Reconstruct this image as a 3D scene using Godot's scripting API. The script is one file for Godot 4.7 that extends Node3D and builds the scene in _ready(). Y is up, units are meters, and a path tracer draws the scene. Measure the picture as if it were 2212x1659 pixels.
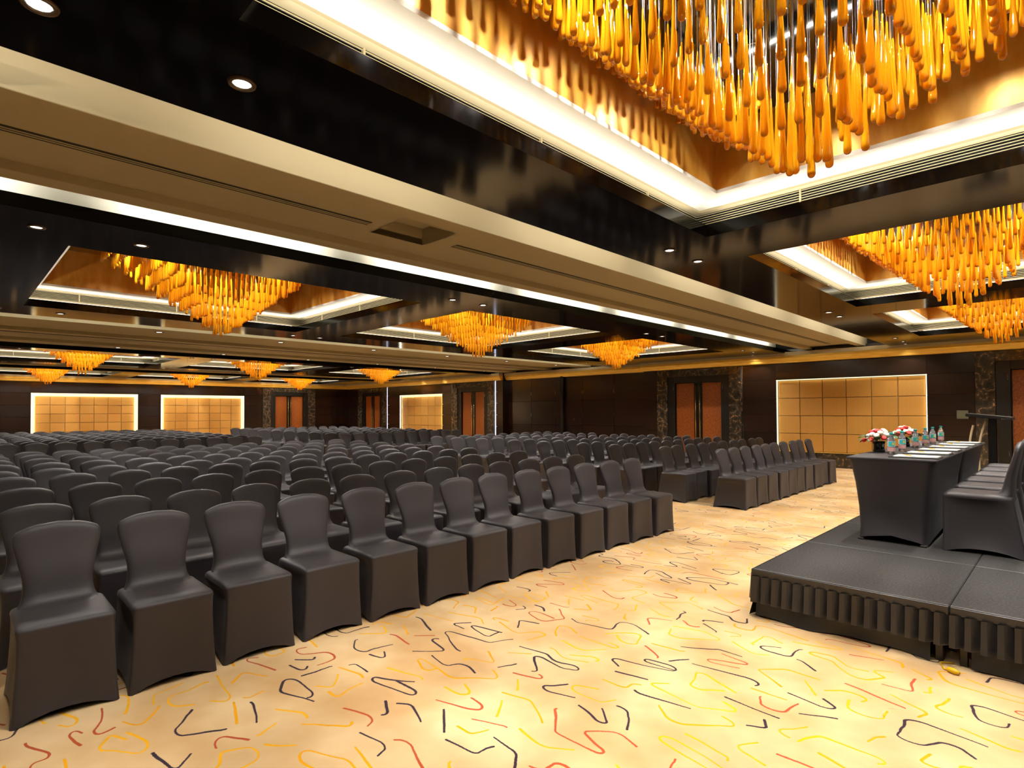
extends Node3D
# Hotel ballroom set for a conference. x runs along the ceiling beams, z towards the stage side, metres.

const CE := 3.129          # underside of the black soffits
const WX := 16.785         # face of the wall with the doors, across x
const ZF := -30.3          # face of the far wall, across z
const XL := -6.0           # wall behind the camera's left
const ZN := 10.6            # wall behind the stage
const STAGE := 0.36

var M := {}
var rng := RandomNumberGenerator.new()
var used := {}
var box_cache := {}

# ---------------------------------------------------------------- helpers
func numbered(called: String) -> String:
	var n: int = used.get(called, -1) + 1
	used[called] = n
	return called if n == 0 else "%s_%03d" % [called, n]

func tag(o: Node, label: String, category: String, group := "") -> void:
	o.set_meta("label", label)
	o.set_meta("category", category)
	if group != "":
		o.set_meta("group", group)

func thing(called: String, label: String, category: String, at := Vector3.ZERO, turn := 0.0, group := "") -> Node3D:
	var o := Node3D.new()
	o.name = numbered(called)
	add_child(o)
	o.position = at
	o.rotation.y = turn
	tag(o, label, category, group)
	return o

func structure(called: String) -> Node3D:
	var o := Node3D.new()
	o.name = called
	add_child(o)
	o.set_meta("kind", "structure")
	return o

func group_part(parent: Node, called: String, at := Vector3.ZERO) -> Node3D:
	var o := Node3D.new()
	o.name = called
	parent.add_child(o, true)
	o.position = at
	return o

func put(parent: Node, called: String, mesh: Mesh, mat: Material, at := Vector3.ZERO, rot := Vector3.ZERO) -> MeshInstance3D:
	var o := MeshInstance3D.new()
	o.name = called
	o.mesh = mesh
	o.material_override = mat
	parent.add_child(o, true)
	o.position = at
	o.rotation = rot
	return o

func quad(st: SurfaceTool, a: Vector3, b: Vector3, c: Vector3, d: Vector3) -> void:
	for v in [a, b, c, a, c, d]:
		st.add_vertex(v)

func begin(smooth := true) -> SurfaceTool:
	var st := SurfaceTool.new()
	st.begin(Mesh.PRIMITIVE_TRIANGLES)
	st.set_smooth_group(0 if smooth else -1)
	return st

func done(st: SurfaceTool) -> ArrayMesh:
	st.index()
	st.generate_normals()
	return st.commit()

# a box with chamfered edges, centred on the origin; meshes are shared between equal boxes
func bevel_box(size: Vector3, c := 0.004) -> Mesh:
	var key := "%.4f %.4f %.4f %.4f" % [size.x, size.y, size.z, c]
	if box_cache.has(key):
		return box_cache[key]
	var m: Mesh
	if c <= 0.0:
		var b := BoxMesh.new()
		b.size = size
		m = b
	else:
		var st := begin(false)
		var h := size / 2.0
		c = minf(c, minf(h.x, minf(h.y, h.z)) * 0.8)
		var k := h - Vector3(c, c, c)
		for ax in 3:
			for s in [-1.0, 1.0]:
				var u := Vector3.ZERO
				u[ax] = s
				var v := Vector3.ZERO
				v[(ax + 1) % 3] = 1.0
				var w := Vector3.ZERO
				w[(ax + 2) % 3] = 1.0
				var o := u * h[ax]
				var vv := v * k[(ax + 1) % 3]
				var ww := w * k[(ax + 2) % 3]
				oriented(st, [o - vv - ww, o + vv - ww, o + vv + ww, o - vv + ww], u)
		for ax in 3:
			var a1 := (ax + 1) % 3
			var a2 := (ax + 2) % 3
			for s in [-1.0, 1.0]:
				for t in [-1.0, 1.0]:
					var e := Vector3.ZERO
					e[ax] = k[ax]
					var p := Vector3.ZERO
					p[a1] = s * h[a1]
					p[a2] = t * k[a2]
					var q := Vector3.ZERO
					q[a1] = s * k[a1]
					q[a2] = t * h[a2]
					var n := Vector3.ZERO
					n[a1] = s
					n[a2] = t
					oriented(st, [p - e, p + e, q + e, q - e], n)
		for sx in [-1.0, 1.0]:
			for sy in [-1.0, 1.0]:
				for sz in [-1.0, 1.0]:
					var s := Vector3(sx, sy, sz)
					oriented(st, [Vector3(h.x, k.y, k.z) * s, Vector3(k.x, h.y, k.z) * s, Vector3(k.x, k.y, h.z) * s], s)
		m = done(st)
	box_cache[key] = m
	return m

# a flat face wound so that its front looks along n
func oriented(st: SurfaceTool, p: Array, n: Vector3) -> void:
	var g: Vector3 = (p[1] - p[0]).cross(p[2] - p[0])
	var q := p.duplicate()
	if g.dot(n) > 0.0:
		q.reverse()
	for i in range(1, q.size() - 1):
		st.add_vertex(q[0])
		st.add_vertex(q[i])
		st.add_vertex(q[i + 1])

# a box given by two corners
func slab(parent: Node, called: String, lo: Vector3, hi: Vector3, mat: Material, c := 0.0) -> MeshInstance3D:
	return put(parent, called, bevel_box((hi - lo).abs(), c), mat, (lo + hi) / 2.0)

# rings of points stacked upwards, each running from +x towards +z
func loft(st: SurfaceTool, rings: Array) -> void:
	for i in rings.size() - 1:
		var a: PackedVector3Array = rings[i]
		var b: PackedVector3Array = rings[i + 1]
		for j in a.size():
			var k := (j + 1) % a.size()
			quad(st, a[j], a[k], b[k], b[j])

func ring(r: float, y: float, n: int, cx := 0.0, cz := 0.0) -> PackedVector3Array:
	var p := PackedVector3Array()
	for j in n:
		var t := TAU * j / n
		p.append(Vector3(cx + r * cos(t), y, cz + r * sin(t)))
	return p

func lathe(profile: Array, n: int) -> ArrayMesh:
	var st := begin()
	var rings := []
	for q in profile:
		rings.append(ring(q[0], q[1], n))
	loft(st, rings)
	return done(st)

func tube(st: SurfaceTool, path: PackedVector3Array, r: float, n := 8) -> void:
	var rings := []
	var side := Vector3.ZERO
	for i in path.size():
		var d: Vector3 = (path[mini(i + 1, path.size() - 1)] - path[maxi(i - 1, 0)]).normalized()
		if side == Vector3.ZERO:
			side = d.cross(Vector3.RIGHT if absf(d.x) < 0.8 else Vector3.FORWARD).normalized()
		side = (side - d * side.dot(d)).normalized()
		var up := d.cross(side)
		var p := PackedVector3Array()
		for j in n:
			var t := -TAU * j / n
			p.append(path[i] + (side * cos(t) + up * sin(t)) * r)
		rings.append(p)
	var cap0 := PackedVector3Array()
	var cap1 := PackedVector3Array()
	for j in n:
		cap0.append(path[0])
		cap1.append(path[path.size() - 1])
	rings.push_front(cap0)
	rings.append(cap1)
	loft(st, rings)

func area(parent: Node, at: Vector3, dir: Vector3, size: Vector2, col: Color, energy: float) -> void:
	var l := AreaLight3D.new()
	l.name = "area_light"
	parent.add_child(l, true)
	l.area_size = size
	l.light_color = col
	l.light_energy = energy
	l.area_normalize_energy = true
	l.shadow_enabled = true
	l.area_range = 40.0
	var up := Vector3.UP if absf(dir.y) < 0.9 else Vector3.BACK
	l.transform = Transform3D(Basis.looking_at(dir, up), at)

func spot(parent: Node, at: Vector3, angle: float, col: Color, energy: float, size := 0.04, dir := Vector3.DOWN) -> void:
	var l := SpotLight3D.new()
	l.name = "spot_light"
	parent.add_child(l, true)
	l.spot_angle = angle
	l.spot_angle_attenuation = 0.6
	l.spot_range = 40.0
	l.spot_attenuation = 2.0
	l.light_color = col
	l.light_energy = energy
	l.light_size = size
	l.shadow_enabled = true
	l.transform = Transform3D(Basis.looking_at(dir, Vector3.BACK), at)

# ---------------------------------------------------------------- materials
func mat(c: Color, rough := 0.6, metal := 0.0, spec := 0.5) -> StandardMaterial3D:
	var m := StandardMaterial3D.new()
	m.albedo_color = c
	m.roughness = rough
	m.metallic = metal
	m.metallic_specular = spec
	return m

func ramp(stops: Array) -> Gradient:
	var g := Gradient.new()
	var o := PackedFloat32Array()
	var c := PackedColorArray()
	for s in stops:
		o.append(s[0])
		c.append(s[1])
	g.offsets = o
	g.colors = c
	return g

func noise_tex(seed_: int, freq: float, stops: Array, size := 512, fractal := FastNoiseLite.FRACTAL_FBM, octaves := 4, warp := 0.0, normal := 0.0) -> NoiseTexture2D:
	var n := FastNoiseLite.new()
	n.seed = seed_
	n.frequency = freq
	n.fractal_type = fractal
	n.fractal_octaves = octaves
	if warp > 0.0:
		n.domain_warp_enabled = true
		n.domain_warp_amplitude = warp
		n.domain_warp_frequency = freq * 0.8
	var t := NoiseTexture2D.new()
	t.width = size
	t.height = size
	t.seamless = true
	t.noise = n
	if normal > 0.0:
		t.as_normal_map = true
		t.bump_strength = normal
	elif stops.size() > 0:
		t.color_ramp = ramp(stops)
	return t

func grained(m: StandardMaterial3D, tex: Texture2D, scale: Vector3) -> StandardMaterial3D:
	m.albedo_texture = tex
	m.uv1_triplanar = true
	m.uv1_world_triplanar = true
	m.uv1_scale = scale
	m.uv1_triplanar_sharpness = 8.0
	return m

# the carpet: hand-drawn loops in black, rust and yellow on a mottled sand ground
func carpet_image() -> ImageTexture:
	var n := FastNoiseLite.new()
	n.seed = 5
	n.frequency = 0.012
	n.fractal_octaves = 4
	var g := n.get_seamless_image(512, 512)
	var base := Image.create(512, 512, false, Image.FORMAT_RGB8)
	var c0 := Color8(200, 161, 110)
	var c1 := Color8(224, 193, 147)
	for y in 512:
		for x in 512:
			base.set_pixel(x, y, c0.lerp(c1, clampf(g.get_pixel(x, y).r * 1.5 - 0.25, 0.0, 1.0)))
	var S := 2048
	base.resize(S, S, Image.INTERPOLATE_CUBIC)
	var data := base.get_data()
	var r := RandomNumberGenerator.new()
	r.seed = 77
	var inks := [Color8(52, 38, 50), Color8(178, 78, 44), Color8(232, 160, 4), Color8(238, 172, 14)]
	var px := S / 4.8
	# each line wanders in straight runs and tight turns, and stops before it meets another
	var G := 360
	var taken := PackedByteArray()
	taken.resize(G * G)
	var gs := G / float(S)
	for i in 3600:
		var ink: Color = inks[[2, 0, 3, 1, 2, 0, 3, 1, 2, 0, 3][r.randi() % 11]]
		var q := Vector2(r.randf(), r.randf()) * S
		var th := r.randf() * TAU
		var want := r.randf_range(0.25, 1.05) * px
		var walked := 0.0
		var run := r.randf_range(0.05, 0.22) * px
		var turn := 0.0
		var curve := 0.0
		var line := PackedVector2Array()
		var own := {}
		var order := []
		var spin := 1.0 if r.randf() < 0.5 else -1.0
		while walked < want:
			var cell := posmod(int(q.y * gs), G) * G + posmod(int(q.x * gs), G)
			if taken[cell] or (own.has(cell) and order.size() - own[cell] > 5):
				break
			if not own.has(cell):
				own[cell] = order.size()
				order.append(cell)
			line.append(q)
			if turn > 0.0:
				th += curve
				turn -= absf(curve)
			else:
				th += r.randf_range(-0.05, 0.05)
				run -= 1.8
				if run <= 0.0:
					run = r.randf_range(0.03, 0.22) * px
					turn = r.randf_range(0.9, 3.0)
					if r.randf() < 0.4:
						spin = -spin
					curve = spin * 1.8 / (r.randf_range(0.022, 0.055) * px)
			q += Vector2(cos(th) * 0.8, sin(th) * 1.45) * 1.8
			walked += 1.8
		if walked < 0.13 * px:
			continue
		for c in order:
			var cy: int = c / G
			var cx: int = c % G
			for yy in range(cy - 3, cy + 4):
				for xx in range(cx - 3, cx + 4):
					taken[posmod(yy, G) * G + posmod(xx, G)] = 1
		var rad := r.randf_range(2.5, 3.2)
		var wob := r.randf() * 10.0
		for v in line:
			wob += 0.03
			var rr := rad * (0.9 + 0.2 * sin(wob * 2.0))
			var x0 := int(v.x - rr)
			var y0 := int(v.y - rr)
			for yy in range(y0, y0 + int(2.0 * rr) + 2):
				for xx in range(x0, x0 + int(2.0 * rr) + 2):
					var dx := xx - v.x
					var dy := yy - v.y
					if dx * dx + dy * dy < rr * rr:
						var at := (posmod(yy, S) * S + posmod(xx, S)) * 3
						data[at] = ink.r8
						data[at + 1] = ink.g8
						data[at + 2] = ink.b8
	return ImageTexture.create_from_image(Image.create_from_data(S, S, false, Image.FORMAT_RGB8, data))

func make_materials() -> void:
	var W := Color.WHITE
	M.soffit = mat(Color(0.03, 0.025, 0.022), 0.1, 0.0, 0.24)
	M.white = mat(Color(0.93, 0.92, 0.86), 0.8)
	M.cream = mat(Color(0.68, 0.63, 0.5), 0.75)
	M.slat = mat(Color(0.72, 0.67, 0.52), 0.6)
	M.void = mat(Color(0.14, 0.135, 0.13), 0.9)  # dark grey backing paint, also the painted shade of the slot vents
	M.lid = mat(Color(0.06, 0.05, 0.05), 0.06, 0.0, 0.9)
	M.gold_leaf = grained(mat(W, 0.32, 0.35), noise_tex(8, 0.012, [[0.0, Color8(196, 134, 42)], [0.45, Color8(216, 158, 62)], [1.0, Color8(238, 192, 104)]], 512), Vector3(0.7, 0.25, 0.7))
	M.cornice = grained(mat(W, 0.28, 0.3), noise_tex(9, 0.02, [[0.0, Color8(214, 172, 62)], [1.0, Color8(240, 204, 104)]], 256), Vector3(0.4, 3.0, 0.4))
	M.wood = grained(mat(W, 0.17, 0.0, 0.6), noise_tex(11, 0.03, [[0.0, Color8(20, 11, 7)], [0.5, Color8(36, 21, 14)], [1.0, Color8(58, 36, 24)]], 512, FastNoiseLite.FRACTAL_FBM, 5), Vector3(0.35, 5.0, 0.35))
	M.wood_b = grained(mat(Color(0.82, 0.8, 0.8), 0.2, 0.0, 0.6), M.wood.albedo_texture, Vector3(0.3, 4.0, 0.3))
	M.marble = grained(mat(W, 0.18), noise_tex(21, 0.006, [[0.0, Color8(30, 25, 20)], [0.62, Color8(58, 50, 40)], [0.8, Color8(84, 72, 54)], [0.9, Color8(176, 120, 70)], [1.0, Color8(226, 204, 164)]], 1024, FastNoiseLite.FRACTAL_RIDGED, 5, 60.0), Vector3(0.55, 0.55, 0.55))
	M.marble_b = grained(mat(W, 0.18), noise_tex(47, 0.007, [[0.0, Color8(26, 22, 18)], [0.66, Color8(54, 48, 38)], [0.84, Color8(90, 78, 60)], [0.93, Color8(190, 164, 124)], [1.0, Color8(214, 126, 64)]], 1024, FastNoiseLite.FRACTAL_RIDGED, 5, 70.0), Vector3(0.5, 0.5, 0.5))
	var weave := noise_tex(31, 0.05, [[0.0, Color8(160, 114, 42)], [0.5, Color8(188, 138, 58)], [1.0, Color8(208, 160, 80)]], 512)
	M.fabric = [grained(mat(W, 0.7), weave, Vector3(0.8, 12.0, 0.8)), grained(mat(Color(0.96, 0.95, 0.93), 0.7), weave, Vector3(0.7, 11.0, 0.7)), grained(mat(Color(1.0, 0.98, 0.94), 0.7), weave, Vector3(0.9, 13.0, 0.9))]
	M.leather = grained(mat(W, 0.38), noise_tex(41, 0.03, [[0.0, Color8(96, 46, 8)], [0.5, Color8(130, 66, 14)], [1.0, Color8(156, 86, 26)]], 512, FastNoiseLite.FRACTAL_FBM, 5, 20.0), Vector3(1.4, 1.0, 1.4))
	M.black = mat(Color(0.035, 0.032, 0.03), 0.35)
	M.brass = mat(Color(0.72, 0.6, 0.38), 0.25, 1.0)
	M.chrome = mat(Color(0.8, 0.8, 0.8), 0.15, 1.0)
	M.carpet = mat(W, 0.95, 0.0, 0.2)
	M.carpet.albedo_texture = carpet_image()
	M.carpet.uv1_scale = Vector3(24.0 / 4.8, 42.0 / 4.8, 1.0)
	M.carpet.rim_enabled = true
	M.carpet.rim = 0.2
	M.spandex = mat(Color(0.165, 0.15, 0.165), 0.52)
	M.spandex.rim_enabled = true
	M.spandex.rim = 0.35
	M.cloth = mat(Color(0.13, 0.115, 0.13), 0.6)
	M.cloth.rim_enabled = true
	M.cloth.rim = 0.25
	M.satin = mat(Color(0.15, 0.147, 0.15), 0.36)
	M.deck = grained(mat(W, 0.95), noise_tex(51, 0.06, [[0.0, Color8(38, 37, 36)], [0.5, Color8(54, 52, 51)], [1.0, Color8(78, 74, 72)]], 512, FastNoiseLite.FRACTAL_FBM, 5), Vector3(1.7, 1.7, 1.7))
	M.glass = mat(Color(1.0, 0.71, 0.1, 0.32), 0.03)
	M.glass.transparency = BaseMaterial3D.TRANSPARENCY_ALPHA
	M.glass.refraction_enabled = true
	M.glass.refraction_scale = 0.045
	M.wire = mat(Color(0.45, 0.42, 0.4), 0.4, 1.0)
	M.led = mat(Color.WHITE, 0.5)
	M.led.emission_enabled = true
	M.led.emission = Color(1.0, 0.98, 0.94)
	M.led.emission_energy_multiplier = 3.0
	M.led_edge = M.led.duplicate()
	M.led_edge.emission = Color(1.0, 0.97, 0.8)
	M.led_edge.emission_energy_multiplier = 2.0
	M.bulb = M.led.duplicate()
	M.bulb.emission = Color(1.0, 0.97, 0.9)
	M.bulb.emission_energy_multiplier = 8.0
	M.clear = mat(Color(0.95, 0.97, 1.0, 0.12), 0.03)
	M.clear.transparency = BaseMaterial3D.TRANSPARENCY_ALPHA
	M.clear.refraction_enabled = true
	M.clear.refraction_scale = 0.05
	M.teal = mat(Color8(48, 184, 182), 0.5)
	M.label_white = mat(Color8(226, 232, 240), 0.5)
	M.label_pink = mat(Color8(222, 172, 168), 0.5)
	M.label_yellow = mat(Color8(232, 204, 60), 0.5)
	M.paper = mat(Color8(245, 243, 236), 0.8)
	M.pen = mat(Color8(240, 190, 40), 0.4)
	M.petal_white = mat(Color8(246, 240, 222), 0.7)
	M.petal_red = mat(Color8(216, 42, 40), 0.6)
	M.leaf = mat(Color8(48, 84, 30), 0.6)
	M.vase = mat(Color8(14, 14, 14), 0.15)
	M.ash = mat(Color8(214, 190, 150), 0.4)
	M.plate = mat(Color8(84, 82, 62), 0.45)
	M.steel = mat(Color8(150, 150, 150), 0.5, 0.5)
	M.yellow = mat(Color8(240, 190, 20), 0.4)

# ---------------------------------------------------------------- camera and light
const LED := Color(1.0, 0.975, 0.93)
const WARM := Color(1.0, 0.975, 0.94)
const E_COFFER := 1.9      # each side of a coffer
const E_SLOT := 2.3        # each batten beside a beam
const E_DOWN := 2.8        # each downlight
const E_CHANDELIER := 12.0  # each spotlight over a chandelier

func camera_and_air() -> void:
	var f := 1224.07
	var yaw := 0.78226
	var pitch := 0.01846
	var roll := 0.00485
	var R := Vector3(sin(yaw), 0, cos(yaw))
	var F := Vector3(cos(yaw), 0, -sin(yaw))
	var F2 := F * cos(pitch) + Vector3.UP * sin(pitch)
	var U2 := Vector3.UP * cos(pitch) - F * sin(pitch)
	var R3 := R * cos(roll) - U2 * sin(roll)
	var U3 := U2 * cos(roll) + R * sin(roll)
	var cam := Camera3D.new()
	cam.name = "camera"
	add_child(cam)
	cam.projection = Camera3D.PROJECTION_FRUSTUM
	cam.near = 0.05
	cam.far = 120.0
	cam.size = 0.05 * 1659.0 / f
	cam.frustum_offset = Vector2(0.0, 0.05 * (865.795 - 829.5) / f)
	cam.transform = Transform3D(Basis(R3, U3, -F2), Vector3(0, 1.55, 0))
	cam.current = true
	var e := Environment.new()
	e.background_mode = Environment.BG_COLOR
	e.background_color = Color.BLACK
	e.tonemap_mode = Environment.TONE_MAPPER_LINEAR
	e.tonemap_exposure = 0.57
	e.sdfgi_enabled = true
	e.ssao_enabled = true
	e.ssil_enabled = true
	var w := WorldEnvironment.new()
	w.name = "air"
	w.environment = e
	add_child(w)

# ---------------------------------------------------------------- ceiling
const BAYS := [[-0.88, 1.477], [-8.78, 2.08], [-20.42, 2.04], [-28.0, 2.04]]   # centre and half depth of each row of coffers
const CX0 := 0.826
const CW := 4.073
const CP := 4.991

func coffer(ceil_: Node3D, x0: float, x1: float, z0: float, z1: float, lamps: bool) -> void:
	var c := group_part(ceil_, "coffer", Vector3((x0 + x1) / 2.0, CE, (z0 + z1) / 2.0))
	var hx := (x1 - x0) / 2.0
	var hz := (z1 - z0) / 2.0
	var o := 0.2           # the vent stands back behind the black lip
	var i := 0.178         # the gold box starts inside the opening
	# four sides: [along x?, sign]
	for side in [[true, -1.0], [true, 1.0], [false, -1.0], [false, 1.0]]:
		var ax: bool = side[0]
		var s: float = side[1]
		var h := hz if ax else hx          # distance of this side from the centre
		var l := hx if ax else hz          # half its length
		var at := func(d: float, y: float) -> Vector3: return Vector3(0, y, s * (h + d)) if ax else Vector3(s * (h + d), y, 0)
		var sz := func(len_: float, y: float, d: float) -> Vector3: return Vector3(len_, y, d) if ax else Vector3(d, y, len_)
		# wall of the recess, with the vent in its upper part
		put(c, "vent_backing", bevel_box(sz.call(2.0 * (l + o) + 0.2, 0.17, 0.02), 0.0), M.void, at.call(o + 0.1, 0.195))
		put(c, "vent_roof", bevel_box(sz.call(2.0 * (l + o) + 0.2, 0.02, 0.12), 0.0), M.void, at.call(o + 0.06, 0.29))
		put(c, "vent_floor", bevel_box(sz.call(2.0 * (l + o) + 0.2, 0.02, 0.1), 0.0), M.void, at.call(o + 0.06, 0.158))
		put(c, "recess_wall", bevel_box(sz.call(2.0 * (l + o), 0.06, 0.03), 0.0), M.cream, at.call(o + 0.005, 0.14))
		for k in 5:
			put(c, "vent_slat", bevel_box(sz.call(2.0 * (l + o), 0.005, 0.006), 0.0), M.slat, at.call(o - 0.002, 0.186 + 0.0215 * k))
		var n := int(2.0 * l / 1.2)
		for k in n:
			var q := (k + 0.5) / n * 2.0 - 1.0
			var along := Vector3(q * l, 0, 0) if ax else Vector3(0, 0, q * l)
			put(c, "vent_joint", bevel_box(sz.call(0.012, 0.11, 0.02), 0.0), M.slat, at.call(o - 0.001, 0.228) + along)
		# ledge, lit white band, gold wall
		put(c, "ledge", bevel_box(sz.call(2.0 * (l + o), 0.03, 0.085), 0.0), M.cream, at.call(0.17, 0.297))
		put(c, "cove_band", bevel_box(sz.call(2.0 * (l - i) + 2.0 * (i + 0.13), 0.03, 0.31), 0.0), M.white, at.call(-0.023, 0.317))
		put(c, "gold_panel", bevel_box(sz.call(2.0 * (l - i) + 0.04, 0.54, 0.02), 0.0), M.gold_leaf, at.call(-i + 0.01, 0.6))
		# light on the shelf behind the lip
		var ll := 2.0 * l - 0.1
		put(c, "led_strip", bevel_box(sz.call(ll, 0.012, 0.03), 0.0), M.led, at.call(0.075, 0.118))
		area(c, at.call(0.075, 0.13), Vector3.UP, Vector2(ll, 0.04) if ax else Vector2(0.04, ll), LED, E_COFFER)
	put(c, "lid", bevel_box(Vector3(2.0 * (hx - i), 0.03, 2.0 * (hz - i)), 0.0), M.lid, Vector3(0, 0.885, 0))
	if lamps:
		for sx in [-1.0, 0.0, 1.0]:
			for sz2 in [-1.0, 1.0]:
				var p := Vector3(sx * 0.95, 0.862, sz2 * 0.62)
				put(c, "spotlight", M_lathe("spot", [[0.0, -0.012], [0.05, -0.01]], 8), M.bulb, p)
				put(c, "spotlight_ring", M_lathe("spotring", [[0.05, -0.01], [0.055, -0.014], [0.07, -0.012], [0.072, 0.006]], 12), M.chrome, p)
				spot(c, p + Vector3(0, -0.02, 0), 74.0, WARM, E_CHANDELIER)

func soffit_run(c: Node3D, z0: float, z1: float, x0 := XL, x1 := WX) -> void:
	slab(c, "soffit_panel", Vector3(x0, CE, z0), Vector3(x1, CE + 0.11, z1), M.soffit)

# the strip light beside a beam: [lit towards +z or -z]
func slot_lights(c: Node3D, z: float, step: float, len_: float, e: float, aim: Vector3) -> void:
	var x := 0.75 - step * 2.0 + (step - len_) / 2.0
	while x + len_ < WX - 0.3:
		if x > XL + 0.2:
			put(c, "led_batten", bevel_box(Vector3(len_, 0.02, 0.035), 0.0), M.led, Vector3(x + len_ / 2.0, CE + 0.125, z))
			area(c, Vector3(x + len_ / 2.0, CE + 0.15, z), aim, Vector2(len_, 0.04), LED, e)
		x += step

# a cream beam between two lit slots; lips and raised fields are [z from, z to, is lip]
func beam(c: Node3D, za: float, zb: float, bands: Array, edge_a: float, edge_b: float, hatch := Vector4.ZERO) -> void:
	var yb := 3.195
	var top := 3.47
	slab(c, "beam_side", Vector3(XL, yb + 0.02, za - 0.03), Vector3(WX + 0.5, top, za), M.cream)
	slab(c, "beam_side", Vector3(XL, yb + 0.02, zb), Vector3(WX + 0.5, top, zb + 0.03), M.cream)
	for b in bands:
		var y: float = yb if b[2] else yb + 0.07
		if b[2] or hatch == Vector4.ZERO:
			slab(c, "beam_lip" if b[2] else "beam_field", Vector3(XL, y, b[1]), Vector3(WX + 0.5, yb + 0.13, b[0]), M.cream, 0.004)
		else:
			for r in [[XL, hatch.x, b[1], b[0]], [hatch.y, WX + 0.5, b[1], b[0]], [hatch.x, hatch.y, hatch.w, b[0]], [hatch.x, hatch.y, b[1], hatch.z]]:
				slab(c, "beam_field", Vector3(r[0], y, r[2]), Vector3(r[1], yb + 0.13, r[3]), M.cream)
	# lit cavities on both sides
	for q in [[edge_a, za, 1.0], [edge_b, zb, -1.0]]:
		var back: float = q[0] + q[2] * 0.38
		slab(c, "cove_ceiling", Vector3(XL, top, minf(back, q[1])), Vector3(WX + 0.5, top + 0.03, maxf(back, q[1])), M.white)
		slab(c, "cove_back", Vector3(XL, CE + 0.11, minf(back, back + q[2] * 0.03)), Vector3(WX + 0.5, top, maxf(back, back + q[2] * 0.03)), M.white)

func slot_vent(c: Node3D, x0: float, x1: float, z: float, y: float, w := 0.1) -> void:
	var v := group_part(c, "slot_vent")
	slab(v, "dark_slot_plate", Vector3(x0, y - 0.002, z - w / 2.0), Vector3(x1, y + 0.01, z + w / 2.0), M.void)  # flat dark plate; the shade of an open slot is put into its colour
	for k in 2:
		var zz := z - w / 2.0 + w * (k + 1) / 3.0
		slab(v, "vent_slat", Vector3(x0, y - 0.006, zz - 0.005), Vector3(x1, y, zz + 0.005), M.slat)

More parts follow.
